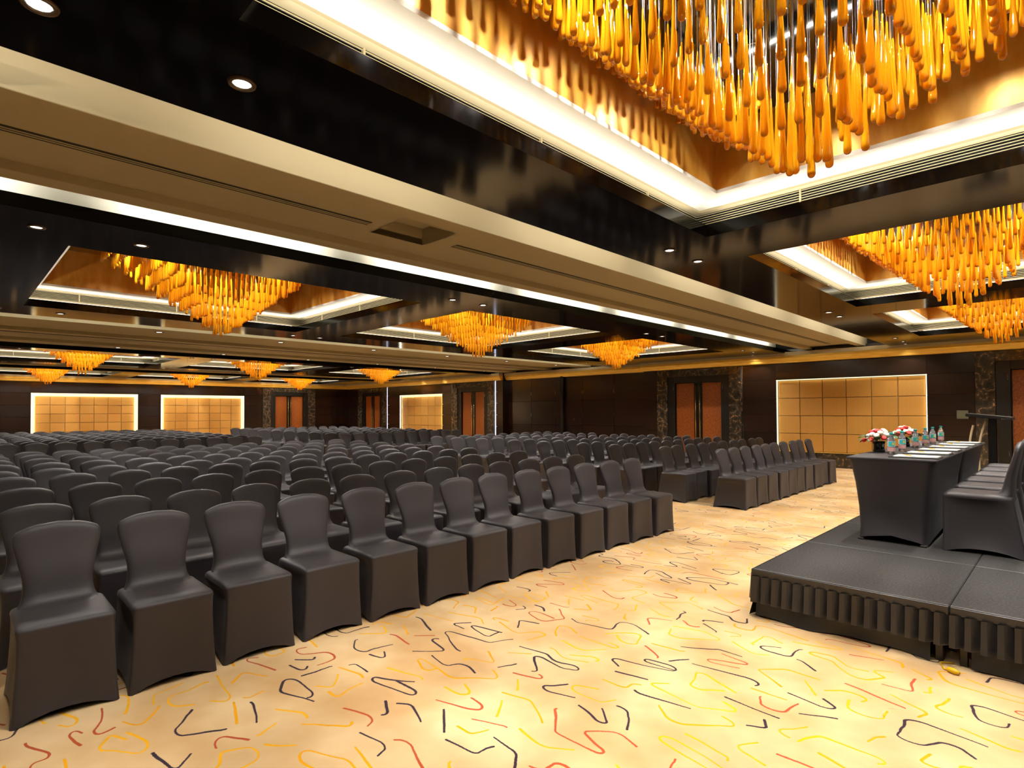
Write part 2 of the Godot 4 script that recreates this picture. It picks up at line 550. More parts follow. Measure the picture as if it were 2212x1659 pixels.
func build_ceiling() -> void:
	var c := structure("ceiling")
	slab(c, "roof_slab", Vector3(XL - 0.3, 4.1, ZF - 0.3), Vector3(WX + 0.8, 4.3, ZN + 0.3), M.void)
	var zs := []
	for b in BAYS:
		zs.append([b[0] + b[1], b[0] - b[1]])   # near edge, far edge of the row
	# soffit bands running along x
	soffit_run(c, zs[0][0], 4.86)
	soffit_run(c, 8.94, ZN)
	for k in range(-1, 3):
		var xa := CX0 + CP * k
		coffer(c, xa, xa + CW, 4.86, 8.94, false)  # unseen coffer row past the stage, added for light on the chair fronts
		soffit_run(c, 4.86, 8.94, XL if k == -1 else xa - (CP - CW), xa)
	soffit_run(c, 4.86, 8.94, CX0 + CP * 2 + CW, WX)
	soffit_run(c, -3.25, zs[0][1])
	soffit_run(c, zs[1][0], -5.72)
	soffit_run(c, -11.85, zs[1][1])
	soffit_run(c, zs[2][0], -17.72)
	soffit_run(c, -23.4, zs[2][1])
	soffit_run(c, zs[3][0], -25.62)
	soffit_run(c, ZF, zs[3][1])
	for r in 4:
		for k in range(-1, 3):
			var x0 := CX0 + CP * k
			if k >= 0 or r < 2:
				coffer(c, x0, x0 + CW, zs[r][1], zs[r][0], k >= 0)
			else:
				soffit_run(c, zs[r][1], zs[r][0], x0, x0 + CW)
			var prev := XL if k == -1 else x0 - (CP - CW)
			soffit_run(c, zs[r][1], zs[r][0], prev, x0)
		soffit_run(c, zs[r][1], zs[r][0], CX0 + CP * 2 + CW, WX)
	# beams
	var hatch := Vector4(2.87, 3.47, -4.74, -4.21)
	beam(c, -3.81, -5.27, [[-3.81, -3.99, true], [-3.99, -5.08, false], [-5.08, -5.27, true]], -3.25, -5.72, hatch)
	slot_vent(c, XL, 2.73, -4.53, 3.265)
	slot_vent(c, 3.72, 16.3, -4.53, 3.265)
	var h := group_part(c, "projector_hatch")
	slab(h, "hatch_side", Vector3(2.85, 3.265, -4.76), Vector3(3.49, 3.46, -4.74), M.cream)
	slab(h, "hatch_side", Vector3(2.85, 3.265, -4.21), Vector3(3.49, 3.46, -4.19), M.cream)
	slab(h, "hatch_side", Vector3(2.85, 3.265, -4.74), Vector3(2.87, 3.46, -4.21), M.cream)
	slab(h, "hatch_side", Vector3(3.47, 3.265, -4.74), Vector3(3.49, 3.46, -4.21), M.cream)
	slab(h, "hatch_lid", Vector3(2.92, 3.40, -4.66), Vector3(3.42, 3.43, -4.29), M.cream, 0.004)
	slab(h, "hatch_top", Vector3(2.85, 3.46, -4.76), Vector3(3.49, 3.48, -4.19), M.void)
	put(h, "hatch_bolt", bevel_box(Vector3(0.03, 0.05, 0.03), 0.003), M.brass, Vector3(2.95, 3.375, -4.36))
	beam(c, -12.8, -17.27, [[-12.8, -13.4, true], [-13.4, -14.7, false], [-14.7, -15.35, true], [-15.35, -16.7, false], [-16.7, -17.27, true]], -11.85, -17.72)
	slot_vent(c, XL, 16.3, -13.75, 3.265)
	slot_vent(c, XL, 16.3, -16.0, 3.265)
	slab(c, "partition_track", Vector3(XL, 3.185, -15.06), Vector3(WX, 3.195, -15.0), M.black)
	beam(c, -24.2, -25.2, [[-24.2, -24.36, true], [-24.36, -25.04, false], [-25.04, -25.2, true]], -23.4, -25.62)
	slot_lights(c, -3.12, 2.65, 2.05, E_SLOT, Vector3(0, 0.55, -1))
	slot_lights(c, -5.85, 2.65, 2.05, E_SLOT, Vector3(0, 1, -0.15))
	slot_lights(c, -11.72, 2.65, 2.3, E_SLOT * 1.3, Vector3(0, 0.55, -1))
	slot_lights(c, -17.85, 2.65, 2.3, E_SLOT, Vector3(0, 1, -0.15))
	slot_lights(c, -23.27, 5.3, 5.0, E_SLOT * 2.0, Vector3(0, 0.55, -1))
	slot_lights(c, -25.75, 5.3, 5.0, E_SLOT * 2.0, Vector3(0, 1, -0.15))

func downlight(x: float, y: float, z: float, r: float, label: String, group: String, e: float) -> void:
	var d := thing("downlight", label, "downlight", Vector3(x, y, z), 0.0, group)
	put(d, "trim_ring", M.ring_mesh, M.ring_mat, Vector3.ZERO).scale = Vector3(r, 1, r)
	put(d, "bulb", M.bulb_mesh, M.bulb, Vector3.ZERO).scale = Vector3(r, 1, r)
	spot(d, Vector3(0, -0.02, 0), 62.0, WARM, e, r * 0.6)

func build_downlights() -> void:
	M.ring_mesh = lathe([[0.66, -0.001], [0.72, -0.008], [1.0, -0.008], [1.04, 0.0]], 20)
	M.ring_mat = mat(Color(0.35, 0.3, 0.26), 0.3, 0.6)
	M.bulb_mesh = lathe([[0.0, -0.004], [0.68, -0.002]], 10)
	var xs := [0.25, 1.0, 5.04, 5.63, 10.12, 10.71, 14.89, 15.73]
	for i in 8:
		var x: float = xs[i]
		var nth: String = NTH[7 - i]
		downlight(x, CE, -2.81, 0.062, "small downlight, %s from door wall, in black strip between first coffers and near beam" % nth, "downlights beside the first row of coffers", E_DOWN)
		downlight(x, CE, 1.05, 0.062, "small downlight, %s from door wall, in the black ceiling above the stage" % nth, "downlights above the stage", E_DOWN)
	var xt := [0.55, 1.31, 5.07, 5.65, 10.17, 10.79, 14.9, 15.6]
	for i in 8:
		var x: float = xt[i]
		var nth: String = NTH[7 - i]
		downlight(x, CE, -6.21, 0.062, "small downlight, %s from door wall, in black strip just past near beam" % nth, "downlights before the second row of coffers", E_DOWN)
		downlight(x, CE, -11.36, 0.062, "small downlight, %s from door wall, in black strip before wide striped beam" % nth, "downlights behind the second row of coffers", E_DOWN)
		downlight(x, CE, -18.05, 0.062, "small downlight, %s from door wall, in black strip past wide striped beam" % nth, "downlights before the third row of coffers", E_DOWN)
		downlight(x, CE, -22.95, 0.062, "small downlight, %s from door wall, in black strip behind third coffer row" % nth, "downlights behind the third row of coffers", E_DOWN)
	for k in 7:
		downlight(0.62 + 2.485 * k, 3.195, -13.2, 0.085, "large downlight, %s from door wall, on near lip of wide striped beam" % NTH[6 - k], "large downlights on the near lip of the wide beam", E_DOWN * 1.4)
		downlight(0.62 + 2.485 * k, 3.195, -17.02, 0.085, "large downlight, %s from door wall, on far lip of wide striped beam" % NTH[6 - k], "large downlights on the far lip of the wide beam", E_DOWN * 1.4)
	downlight(16.38, CE, -2.88, 0.06, "downlight by the gold cornice above the near gold wall panel", "", E_DOWN)
	downlight(16.42, CE, -6.55, 0.06, "downlight by the gold cornice beside the marble door surround", "", E_DOWN)
	downlight(16.42, CE, -20.95, 0.06, "downlight by the gold cornice washing the wood past the middle door", "", E_DOWN)
	downlight(16.42, CE, -22.6, 0.06, "downlight by the gold cornice washing the small far gold panel", "", E_DOWN)

# ---------------------------------------------------------------- walls
# a place on a wall: u runs along it, d stands out into the room
func on_wall(wall: String, u: float, y: float, d: float) -> Vector3:
	match wall:
		"right": return Vector3(WX - d, y, u)
		"far": return Vector3(u, y, ZF + d)
		"left": return Vector3(XL + d, y, u)
		_: return Vector3(u, y, ZN - d)

func wbox(parent: Node, called: String, wall: String, u0: float, u1: float, y0: float, y1: float, d0: float, d1: float, m: Material, c := 0.0) -> MeshInstance3D:
	var a := on_wall(wall, u0, y0, d0)
	var b := on_wall(wall, u1, y1, d1)
	return slab(parent, called, Vector3(minf(a.x, b.x), y0, minf(a.z, b.z)), Vector3(maxf(a.x, b.x), y1, maxf(a.z, b.z)), m, c)

func into(wall: String) -> Vector3:
	match wall:
		"right": return Vector3.LEFT
		"far": return Vector3.BACK
		"left": return Vector3.RIGHT
		_: return Vector3.FORWARD

const ROWS := [0.0, 0.4, 0.9, 1.4, 1.9, 2.4, 2.86, 3.25]

func wood(parent: Node3D, wall: String, u0: float, u1: float) -> void:
	var n := maxi(1, int(round((u1 - u0) / 2.6)))
	for r in ROWS.size() - 1:
		for k in n:
			var a := lerpf(u0, u1, k / float(n))
			var b := lerpf(u0, u1, (k + 1) / float(n))
			wbox(parent, "wood_panel", wall, a + 0.002, b - 0.002, ROWS[r] + 0.002, ROWS[r + 1] - 0.002, -0.12, 0.0, M.wood if (r + k) % 2 == 0 else M.wood_b, 0.003)

func gold_panel(parent: Node3D, wall: String, u0: float, u1: float, cols: int, rows: int, gap: float, bright: float) -> void:
	var p := group_part(parent, "gold_wall_panel")
	wbox(p, "niche_back", wall, u0, u1, 0.4, 2.4, -0.16, -0.12, M.cream)
	for r in 2:
		wbox(parent, "wood_panel", wall, u0, u1, 2.402 if r == 0 else 2.862, 2.858 if r == 0 else 3.25, -0.12, 0.0, M.wood if r == 0 else M.wood_b, 0.003)
	var n := 3
	for k in n:
		wbox(parent, "marble_slab", wall, lerpf(u0, u1, k / float(n)) + 0.001, lerpf(u0, u1, (k + 1) / float(n)) - 0.001, 0.0, 0.385, -0.12, 0.012, M.marble if k % 2 else M.marble_b, 0.003)
	wbox(p, "sill", wall, u0, u1, 0.385, 0.4, -0.12, 0.02, M.cornice, 0.002)
	var a := u0 + gap
	var b := u1 - gap
	var top := 2.4 - gap
	for i in cols:
		for j in rows:
			var q0 := lerpf(a, b, i / float(cols)) + 0.007
			var q1 := lerpf(a, b, (i + 1) / float(cols)) - 0.007
			var y0 := lerpf(0.4, top, j / float(rows)) + 0.006
			var y1 := lerpf(0.4, top, (j + 1) / float(rows)) - 0.006
			wbox(p, "fabric_tile", wall, q0, q1, y0, y1, -0.12, -0.075, M.fabric[(i * 2 + j * 3 + i * j) % 3], 0.008)
	# light strips in the reveals, grazing the tiles
	var w := 0.02
	wbox(p, "led_strip", wall, u0, u0 + w, 0.42, 2.4, -0.07, -0.02, M.led_edge)
	wbox(p, "led_strip", wall, u1 - w, u1, 0.42, 2.4, -0.07, -0.02, M.led_edge)
	wbox(p, "led_strip", wall, u0, u1, 2.38, 2.4, -0.07, -0.02, M.led_edge)
	var along := (on_wall(wall, 1, 0, 0) - on_wall(wall, 0, 0, 0)).normalized()
	var col := Color(1.0, 0.96, 0.84)
	var tilt := into(wall) * -0.35
	area(p, on_wall(wall, u0 + w + 0.005, 1.4, -0.045), along + tilt, Vector2(0.03, 1.95), col, bright)
	area(p, on_wall(wall, u1 - w - 0.005, 1.4, -0.045), -along + tilt, Vector2(0.03, 1.95), col, bright)
	var l := AreaLight3D.new()
	area(p, on_wall(wall, (u0 + u1) / 2.0, 2.375, -0.045), Vector3.DOWN + tilt, Vector2(u1 - u0 - 0.1, 0.03) if wall == "far" else Vector2(0.03, u1 - u0 - 0.1), col, bright * 2.0)
	l.free()

func door(number: int, wall: String, s0: float, s1: float, strip: bool) -> void:
	var d := structure("door_%d" % number)
	var m := (s0 + s1) / 2.0
	var sw := (s1 - s0) / 2.0
	var fw := 1.03
	var lw := 0.77
	for s in [-1.0, 1.0]:
		var ya := 0.0
		for y in [0.95, 1.93, 2.86]:
			var a: float = m + s * fw
			var b: float = m + s * sw
			wbox(d, "marble_slab", wall, minf(a, b), maxf(a, b), ya + 0.001, y - 0.001, -0.12, 0.06, M.marble if int(y * 2.0) % 2 else M.marble_b, 0.004)
			ya = y
		wbox(d, "frame", wall, minf(m + s * lw, m + s * fw), maxf(m + s * lw, m + s * fw), 0.0, 2.63, -0.16, 0.03, M.black, 0.006)
		for hy in [0.5, 1.3, 2.2]:
			wbox(d, "hinge", wall, m + s * (lw + 0.045) - 0.009, m + s * (lw + 0.045) + 0.009, hy, hy + 0.12, 0.02, 0.036, M.chrome, 0.003)
		var leaf := group_part(d, "leaf")
		var e0: float = m + s * 0.003
		var e1: float = m + s * (lw - 0.003)
		wbox(leaf, "board", wall, minf(e0, e1), maxf(e0, e1), 0.01, 2.43, -0.1, -0.06, M.black, 0.004)
		var b0: float = m + s * 0.14
		var b1: float = m + s * (lw - 0.02)
		wbox(leaf, "leather_panel", wall, minf(b0, b1), maxf(b0, b1), 0.14, 2.42, -0.06, -0.045, M.leather, 0.006)
		var st := begin()
		var u: float = m + s * 0.07
		tube(st, PackedVector3Array([on_wall(wall, u, 0.5, -0.06), on_wall(wall, u, 0.5, 0.0), on_wall(wall, u, 2.36, 0.0), on_wall(wall, u, 2.36, -0.06)]), 0.016, 10)
		put(leaf, "pull_handle", done(st), M.brass)
	wbox(d, "frame_head", wall, m - lw, m + lw, 2.435, 2.63, -0.16, 0.03, M.black, 0.006)
	for k in 2:
		wbox(d, "marble_slab", wall, m - fw + k * fw, m + k * fw, 2.632, 2.86, -0.12, 0.06, M.marble_b if k else M.marble, 0.004)
	if strip:
		wbox(d, "led_strip", wall, s1 + 0.005, s1 + 0.045, 0.0, 2.86, -0.1, 0.0, M.led_blue)
		area(d, on_wall(wall, s1 + 0.025, 1.43, 0.01), into(wall), Vector2(0.03, 2.8), Color(0.85, 0.88, 1.0), 0.12)

# a profile of (d, y) points drawn along a wall
func moulding(parent: Node, called: String, wall: String, u0: float, u1: float, poly: PackedVector2Array, m: Material) -> void:
	var st := begin(false)
	var mid := Vector2.ZERO
	for p in poly:
		mid += p / poly.size()
	for i in poly.size():
		var p := poly[i]
		var q := poly[(i + 1) % poly.size()]
		var nd := Vector2(q.y - p.y, p.x - q.x)
		if nd.dot((p + q) / 2.0 - mid) < 0.0:
			nd = -nd
		var n := on_wall(wall, 0, nd.y, nd.x) - on_wall(wall, 0, 0, 0)
		oriented(st, [on_wall(wall, u0, p.y, p.x), on_wall(wall, u1, p.y, p.x), on_wall(wall, u1, q.y, q.x), on_wall(wall, u0, q.y, q.x)], n)
	for u in [u0, u1]:
		var a := []
		for p in poly:
			a.append(on_wall(wall, u, p.y, p.x))
		oriented(st, a, on_wall(wall, u, 0, 0) - on_wall(wall, (u0 + u1) / 2.0, 0, 0))
	put(parent, called, done(st), m)

func cornice(number: int, wall: String, u0: float, u1: float, back := 0.0) -> void:
	var t := structure("trim_%d" % number)
	var gold := PackedVector2Array()
	for p in [[0.0, 2.872], [0.1, 2.872], [0.12, 2.89], [0.155, 2.95], [0.2, 3.0], [0.2, 3.06], [0.0, 3.06]]:
		gold.append(Vector2(p[0] - back, p[1]))
	moulding(t, "gold_band", wall, u0, u1, gold, M.cornice)
	var lip := PackedVector2Array()
	for p in [[0.0, 3.06], [0.23, 3.06], [0.23, CE + 0.03], [0.0, CE + 0.03]]:
		lip.append(Vector2(p[0] - back, p[1]))
	moulding(t, "cream_lip", wall, u0, u1, lip, M.cream)

func build_room() -> void:
	M.led_blue = M.led.duplicate()
	M.led_blue.emission = Color(0.86, 0.88, 1.0)
	M.led_blue.emission_energy_multiplier = 2.5
	var f := structure("floor")
	var pile := PlaneMesh.new()
	pile.size = Vector2(24.0, 42.0)
	put(f, "carpet", pile, M.carpet, Vector3(5.4, 0.0, -9.8))
	slab(f, "floor_slab", Vector3(XL - 0.6, -0.2, ZF - 0.35), Vector3(WX + 0.6, -0.002, ZN + 0.35), M.void)

	var r := structure("wall_right")
	slab(r, "base_wall", Vector3(WX + 0.5, 0, ZF - 0.3), Vector3(WX + 0.75, 4.1, ZN + 0.3), M.void)
	slab(r, "backing", Vector3(WX + 0.16, 0, -10.379), Vector3(WX + 0.5, 4.1, ZN), M.void)
	slab(r, "backing", Vector3(WX + 0.16, 0, ZF), Vector3(WX + 0.5, 4.1, -17.228), M.void)
	for s in [[1.14, ZN], [-2.538, -1.62], [-7.0, -6.046], [-10.379, -9.838], [-17.66, -17.228], [-21.37, -20.604], [-26.05, -24.93], [ZF, -29.02]]:
		wood(r, "right", s[0], s[1])
	gold_panel(r, "right", -6.046, -2.538, 6, 4, 0.03, 0.06)
	gold_panel(r, "right", -24.93, -21.37, 6, 4, 0.1, 0.9)
	# the pocket of the folding partition, with tall hinged doors
	var pocket := -0.3
	for s in [[-17.228, -17.2], [-10.407, -10.379]]:
		wbox(r, "pocket_side", "right", s[0], s[1], 0.0, 3.25, -0.5, -0.1, M.wood)
	var us := [-17.2, -15.86, -14.55, -13.2, -11.8, -10.407]
	for k in 5:
		for j in 3:
			var yy: Array = [0.0, 1.0, 1.95, 2.9]
			wbox(r, "pocket_door_panel", "right", us[k] + 0.006, us[k + 1] - 0.006, yy[j] + 0.002, yy[j + 1] - 0.002, pocket - 0.1, pocket, M.wood if (k + j) % 2 else M.wood_b, 0.004)
		if k > 0:
			for hy in [0.55, 1.35, 2.2]:
				wbox(r, "pocket_hinge", "right", us[k] - 0.012, us[k] + 0.012, hy, hy + 0.13, pocket - 0.01, pocket + 0.014, M.chrome, 0.004)
	wbox(r, "pocket_head", "right", -17.228, -10.379, 2.9, 3.25, -0.5, pocket + 0.02, M.wood)
	cornice(3, "right", -17.2, -10.4, 0.28)

	var w := structure("wall_far")
	slab(w, "base_wall", Vector3(XL - 0.3, 0, ZF - 0.5), Vector3(WX + 0.75, 4.1, ZF - 0.16), M.void)
	for s in [[XL, -1.25], [1.62, 2.57], [6.3, 7.22], [10.96, 11.88], [14.77, WX]]:
		wood(w, "far", s[0], s[1])
	gold_panel(w, "far", 2.57, 6.3, 7, 5, 0.12, 1.3)
	gold_panel(w, "far", 7.22, 10.96, 7, 5, 0.12, 1.3)
	door(1, "right", -1.62, 1.14, false)
	door(2, "right", -9.838, -7.034, false)
	door(3, "right", -20.604, -17.71, true)
	door(4, "right", -29.02, -26.1, true)
	door(5, "far", 11.88, 14.77, false)
	door(6, "far", -1.25, 1.62, false)
	wbox(r, "steel_trim", "right", -7.03, -7.0, 0.0, 2.86, -0.05, 0.004, M.chrome)

	var l := structure("wall_left")
	slab(l, "base_wall", Vector3(XL - 0.3, 0, ZF), Vector3(XL - 0.12, 4.1, ZN), M.void)
	wood(l, "left", ZF, ZN)
	var nr := structure("wall_near")
	slab(nr, "base_wall", Vector3(XL, 0, ZN + 0.12), Vector3(WX + 0.5, 4.1, ZN + 0.3), M.void)
	wood(nr, "near", XL, WX)
	cornice(1, "right", -10.379, ZN)
	cornice(2, "right", ZF, -17.228)
	cornice(4, "far", XL, WX)

	# black end post of the folding partition, and its track plate
	var post := thing("partition_post", "slim black post of the folding partition standing at the dark wall pocket", "post", Vector3(WX + 0.2, 0, -14.13))
	put(post, "pole", bevel_box(Vector3(0.09, 3.1, 0.12), 0.006), M.black, Vector3(0, 1.55, 0))
	put(post, "track_plate", bevel_box(Vector3(0.16, 0.02, 0.6), 0.004), M.black, Vector3(0, 3.11, 0))
	var pl := thing("wall_plate", "small dull olive metal plate on dark wood beside the marble surround", "plate", on_wall("right", -1.864, 1.42, 0.0))
	put(pl, "plate_face", bevel_box(Vector3(0.02, 0.195, 0.212), 0.005), M.plate, Vector3(-0.011, 0, 0))
	put(pl, "plate_rim", bevel_box(Vector3(0.01, 0.215, 0.232), 0.003), M.black, Vector3(-0.005, 0, 0))

# ---------------------------------------------------------------- stage
func pleat_mesh(w: float, h: float, v: int) -> ArrayMesh:
	var st := begin(false)
	var r := RandomNumberGenerator.new()
	r.seed = 90 + v
	# knife pleat: one edge lies proud, the other tucks under; x is outwards, z along
	var fl := r.randf_range(0.012, 0.03)
	var tw := r.randf_range(-0.004, 0.002)
	var p := []
	for i in 5:
		var y := -h * i / 4.0
		var g := pow(i / 4.0, 1.2)
		p.append([Vector3(-0.03 - fl * g, y, -w / 2.0 + tw * g), Vector3(-0.024 - fl * g * 1.1, y, -w * 0.1), Vector3(0.006 - fl * 0.5 * g, y, w / 2.0)])
	for i in 4:
		for k in 2:
			oriented(st, [p[i][k], p[i][k + 1], p[i + 1][k + 1], p[i + 1][k]], Vector3.LEFT)
		oriented(st, [p[i][0], p[i + 1][0], p[i + 1][0] + Vector3(0.036, 0, 0.006), p[i][0] + Vector3(0.036, 0, 0.006)], Vector3.FORWARD)
	return done(st)

func skirt_cloth(len_: float, h: float, v: int) -> ArrayMesh:
	var st := begin()
	var n := 40
	var m := 8
	var g := []
	for i in n + 1:
		var col := []
		for j in m + 1:
			var z := len_ * (i / float(n) - 0.5)
			var y := -h * j / float(m)
			var k := j / float(m)
			var x := (0.018 * sin(z * 7.0 + v * 1.7) + 0.010 * sin(z * 17.0 + v + k * 1.2)) * (0.25 + k) - 0.035 * k * k
			col.append(Vector3(x, y + (0.006 * sin(z * 9.0 + v) if j == m else 0.0), z))
		g.append(col)
	for i in n:
		for j in m:
			oriented(st, [g[i][j], g[i + 1][j], g[i + 1][j + 1], g[i][j + 1]], Vector3.LEFT)
	return done(st)

func build_stage() -> void:
	var pm := []
	for v in 4:
		pm.append(pleat_mesh(0.069, 0.19, v))
	var x_end := 4.31
	var dx := 1.22
	var dz := 1.18
	var nth := ["first", "second", "third", "fourth", "fifth", "sixth"]
	var row := ["audience edge", "middle", "back edge"]
	for i in 6:
		for j in 3:
			var lab := "black carpeted stage deck, %s from the skirted end, along the %s" % [nth[i], row[j]]
			var d := thing("stage_deck", lab, "stage deck", Vector3(x_end + dx * (i + 0.5), 0, -1.74 + dz * (j + 0.5)), 0.0, "stage decks")
			put(d, "deck_top", bevel_box(Vector3(dx - 0.004, 0.05, dz - 0.004), 0.006), M.deck, Vector3(0, STAGE - 0.025, 0))
			put(d, "edge_strip", bevel_box(Vector3(0.006, 0.004, dz - 0.01), 0.0), M.steel, Vector3(-dx / 2.0 + 0.007, STAGE - 0.0015, 0))
			for sx in [-1.0, 1.0]:
				for sz in [-1.0, 1.0]:
					put(d, "leg", bevel_box(Vector3(0.04, STAGE - 0.05, 0.04), 0.003), M.black, Vector3(sx * (dx / 2.0 - 0.06), (STAGE - 0.05) / 2.0, sz * (dz / 2.0 - 0.06)))
			if i == 0:
				put(d, "edge_band", bevel_box(Vector3(0.012, 0.05, dz - 0.006), 0.003), M.satin, Vector3(-dx / 2.0 - 0.006, STAGE - 0.028, 0))
				for k in 16:
					put(d, "pleat", pm[(k * 7 + j * 3 + k / 3) % 4], M.satin, Vector3(-dx / 2.0 - 0.008, STAGE - 0.045, -dz / 2.0 + (k + 0.5) * dz / 16.0))
				var cut := 0.0 if j == 2 else 0.09
				put(d, "skirt", skirt_cloth(dz - cut - 0.02, STAGE - 0.06, j), M.satin, Vector3(-dx / 2.0 + 0.05, STAGE - 0.05, -cut / 2.0 if j == 0 else cut / 2.0))
			if j == 0:
				put(d, "edge_band", bevel_box(Vector3(dx - 0.006, 0.05, 0.012), 0.003), M.satin, Vector3(0, STAGE - 0.028, -dz / 2.0 - 0.006))
				for k in 16:
					put(d, "pleat", pm[(k * 5 + i) % 4], M.satin, Vector3(-dx / 2.0 + (k + 0.5) * dx / 16.0, STAGE - 0.045, -dz / 2.0 - 0.008), Vector3(0, -PI / 2.0, 0))
				put(d, "skirt", skirt_cloth(dx - 0.03, STAGE - 0.06, i), M.satin, Vector3(0, STAGE - 0.05, -dz / 2.0 + 0.03), Vector3(0, -PI / 2.0, 0))
	var plug := thing("power_plug", "small yellow plug lying on the carpet at the gap in stage skirt", "plug", Vector3(4.19, 0, -0.53))
	put(plug, "plug_body", lathe([[0.0, -0.03], [0.014, -0.03], [0.017, -0.02], [0.017, 0.01], [0.009, 0.03], [0.0, 0.03]], 12), M.yellow, Vector3(0, 0.017, 0), Vector3(PI / 2.0, 0, 0.4))
	var st := begin()
	tube(st, PackedVector3Array([Vector3(0, 0.014, 0.02), Vector3(0.03, 0.006, -0.05), Vector3(0.12, 0.006, -0.08), Vector3(0.16, 0.006, -0.02)]), 0.005, 6)
	put(plug, "cable", done(st), M.yellow)

# ---------------------------------------------------------------- chairs in stretch covers
func sgnpow(v: float, p: float) -> float:
	return signf(v) * pow(absf(v), p)

func rrect(hx: float, zf: float, zb: float, y: float, p: float, n: int, lift := 0.0, pinch := 0.0) -> PackedVector3Array:
	var out := PackedVector3Array()
	var zc := (zf + zb) / 2.0
	var hz := (zf - zb) / 2.0
	for j in n:
		var t := TAU * j / n
		var a := sgnpow(cos(t), 2.0 / p)
		var b := sgnpow(sin(t), 2.0 / p)
		var o := minf(absf(a), absf(b))
		var k := 1.0 - pinch * (1.0 - o * o)
		out.append(Vector3(a * hx * (k if absf(b) < 0.995 else 1.0), y + lift * (1.0 - pow(o, 2.5)), zc + b * hz * (1.0 - (1.0 - k) * 0.25)))
	return out

# a rounded rectangle with points spread along its sides; lift raises the hem between the corners, px and pz draw the sides in
func panel_ring(hx: float, zf: float, zb: float, y: float, rc: float, lift := 0.0, px := 0.0, pz := 0.0) -> PackedVector3Array:
	var out := PackedVector3Array()
	var zc := (zf + zb) / 2.0
	var hz := (zf - zb) / 2.0
	for side in 4:
		var along := side % 2 == 0          # even: an x face, running in z
		var s := 1.0 if side == 0 or side == 1 else -1.0
		var dirn := 1.0 if side == 0 or side == 3 else -1.0
		var half := (hz if along else hx) - rc
		for k in 7:
			var u := lerpf(-1.0, 1.0, k / 6.0) * dirn
			var w := 1.0 - pow(absf(u), 2.2)
			var yy := y + lift * w
			if along:
				out.append(Vector3(s * (hx - px * w), yy, zc + u * half))
			else:
				out.append(Vector3(u * half, yy, zc + s * (hz - pz * w)))
		# the corner after this side
		var cx := (hx - rc) * (1.0 if side == 0 or side == 3 else -1.0)
		var cz := zc + (hz - rc) * (1.0 if side < 2 else -1.0)
		for k in range(1, 3):
			var t := (side + k / 3.0) * PI / 2.0
			out.append(Vector3(cx + rc * cos(t), y, cz + rc * sin(t)))
	return out

func chair_meshes() -> void:
	var st := begin()
	loft(st, [panel_ring(0.226, 0.256, -0.285, 0.0, 0.02, 0.042, 0.012, 0.008), panel_ring(0.223, 0.254, -0.28, 0.025, 0.02, 0.032, 0.014, 0.009), panel_ring(0.217, 0.25, -0.268, 0.09, 0.017, 0.01, 0.02, 0.01),
		panel_ring(0.211, 0.248, -0.25, 0.19, 0.016, 0.0, 0.03, 0.01), panel_ring(0.206, 0.247, -0.234, 0.29, 0.016, 0.0, 0.036, 0.008), panel_ring(0.204, 0.248, -0.22, 0.375, 0.017, 0.0, 0.036, 0.004), panel_ring(0.205, 0.2485, -0.212, 0.425, 0.02, 0.0, 0.022, 0.0), panel_ring(0.208, 0.249, -0.208, 0.45, 0.024)])
	M.chair_skirt = done(st)
	st = begin()
	loft(st, [panel_ring(0.208, 0.249, -0.206, 0.449, 0.024), panel_ring(0.2095, 0.2505, -0.206, 0.458, 0.026), panel_ring(0.209, 0.249, -0.205, 0.466, 0.027), panel_ring(0.206, 0.244, -0.203, 0.475, 0.03),
		panel_ring(0.199, 0.233, -0.2, 0.482, 0.034), panel_ring(0.178, 0.205, -0.18, 0.488, 0.04), panel_ring(0.1, 0.11, -0.1, 0.487, 0.04), panel_ring(0.03, 0.03, -0.03, 0.486, 0.015), panel_ring(0.0, 0.0, 0.0, 0.486, 0.0)])
	M.chair_seat = done(st)
	st = begin()
	var rings := []
	for q in [[0.1, 0.19, 0.0, -0.205], [0.15, 0.189, -0.02, -0.206], [0.168, 0.185, -0.058, -0.207], [0.185, 0.179, -0.09, -0.208], [0.205, 0.173, -0.109, -0.209], [0.24, 0.166, -0.124, -0.21], [0.3, 0.16, -0.135, -0.212], [0.38, 0.158, -0.144, -0.214], [0.46, 0.161, -0.154, -0.218], [0.56, 0.17, -0.167, -0.227], [0.68, 0.182, -0.187, -0.24], [0.8, 0.194, -0.203, -0.253], [0.89, 0.201, -0.213, -0.262], [0.94, 0.2015, -0.219, -0.265], [0.972, 0.198, -0.225, -0.266], [0.99, 0.192, -0.234, -0.263], [1.0, 0.184, -0.25, -0.25]]:
		var p := PackedVector3Array()
		for k in 32:
			var t := TAU * k / 32.0
			var x: float = q[1] * sgnpow(cos(t), 0.4)
			var yt := 0.926 - 0.05 * pow(absf(x) / 0.2, 2.4)
			var z: float = (q[2] + q[3]) / 2.0 + (q[2] - q[3]) / 2.0 * sgnpow(sin(t), 0.7) + 0.008 * (x / 0.2) * (x / 0.2)
			p.append(Vector3(x, 0.40 + (yt - 0.40) * q[0], z))
		rings.append(p)
	loft(st, rings)
	M.chair_back = done(st)
	var one := ArrayMesh.new()
	for m in [M.chair_skirt, M.chair_seat, M.chair_back]:
		one.add_surface_from_arrays(Mesh.PRIMITIVE_TRIANGLES, m.surface_get_arrays(0))
	for k in 3:
		one.surface_set_material(k, M.spandex)
	M.chair_one = one

const NTH := ["first", "second", "third", "fourth", "fifth", "sixth", "seventh", "eighth", "ninth", "tenth", "eleventh", "twelfth", "thirteenth", "fourteenth"]

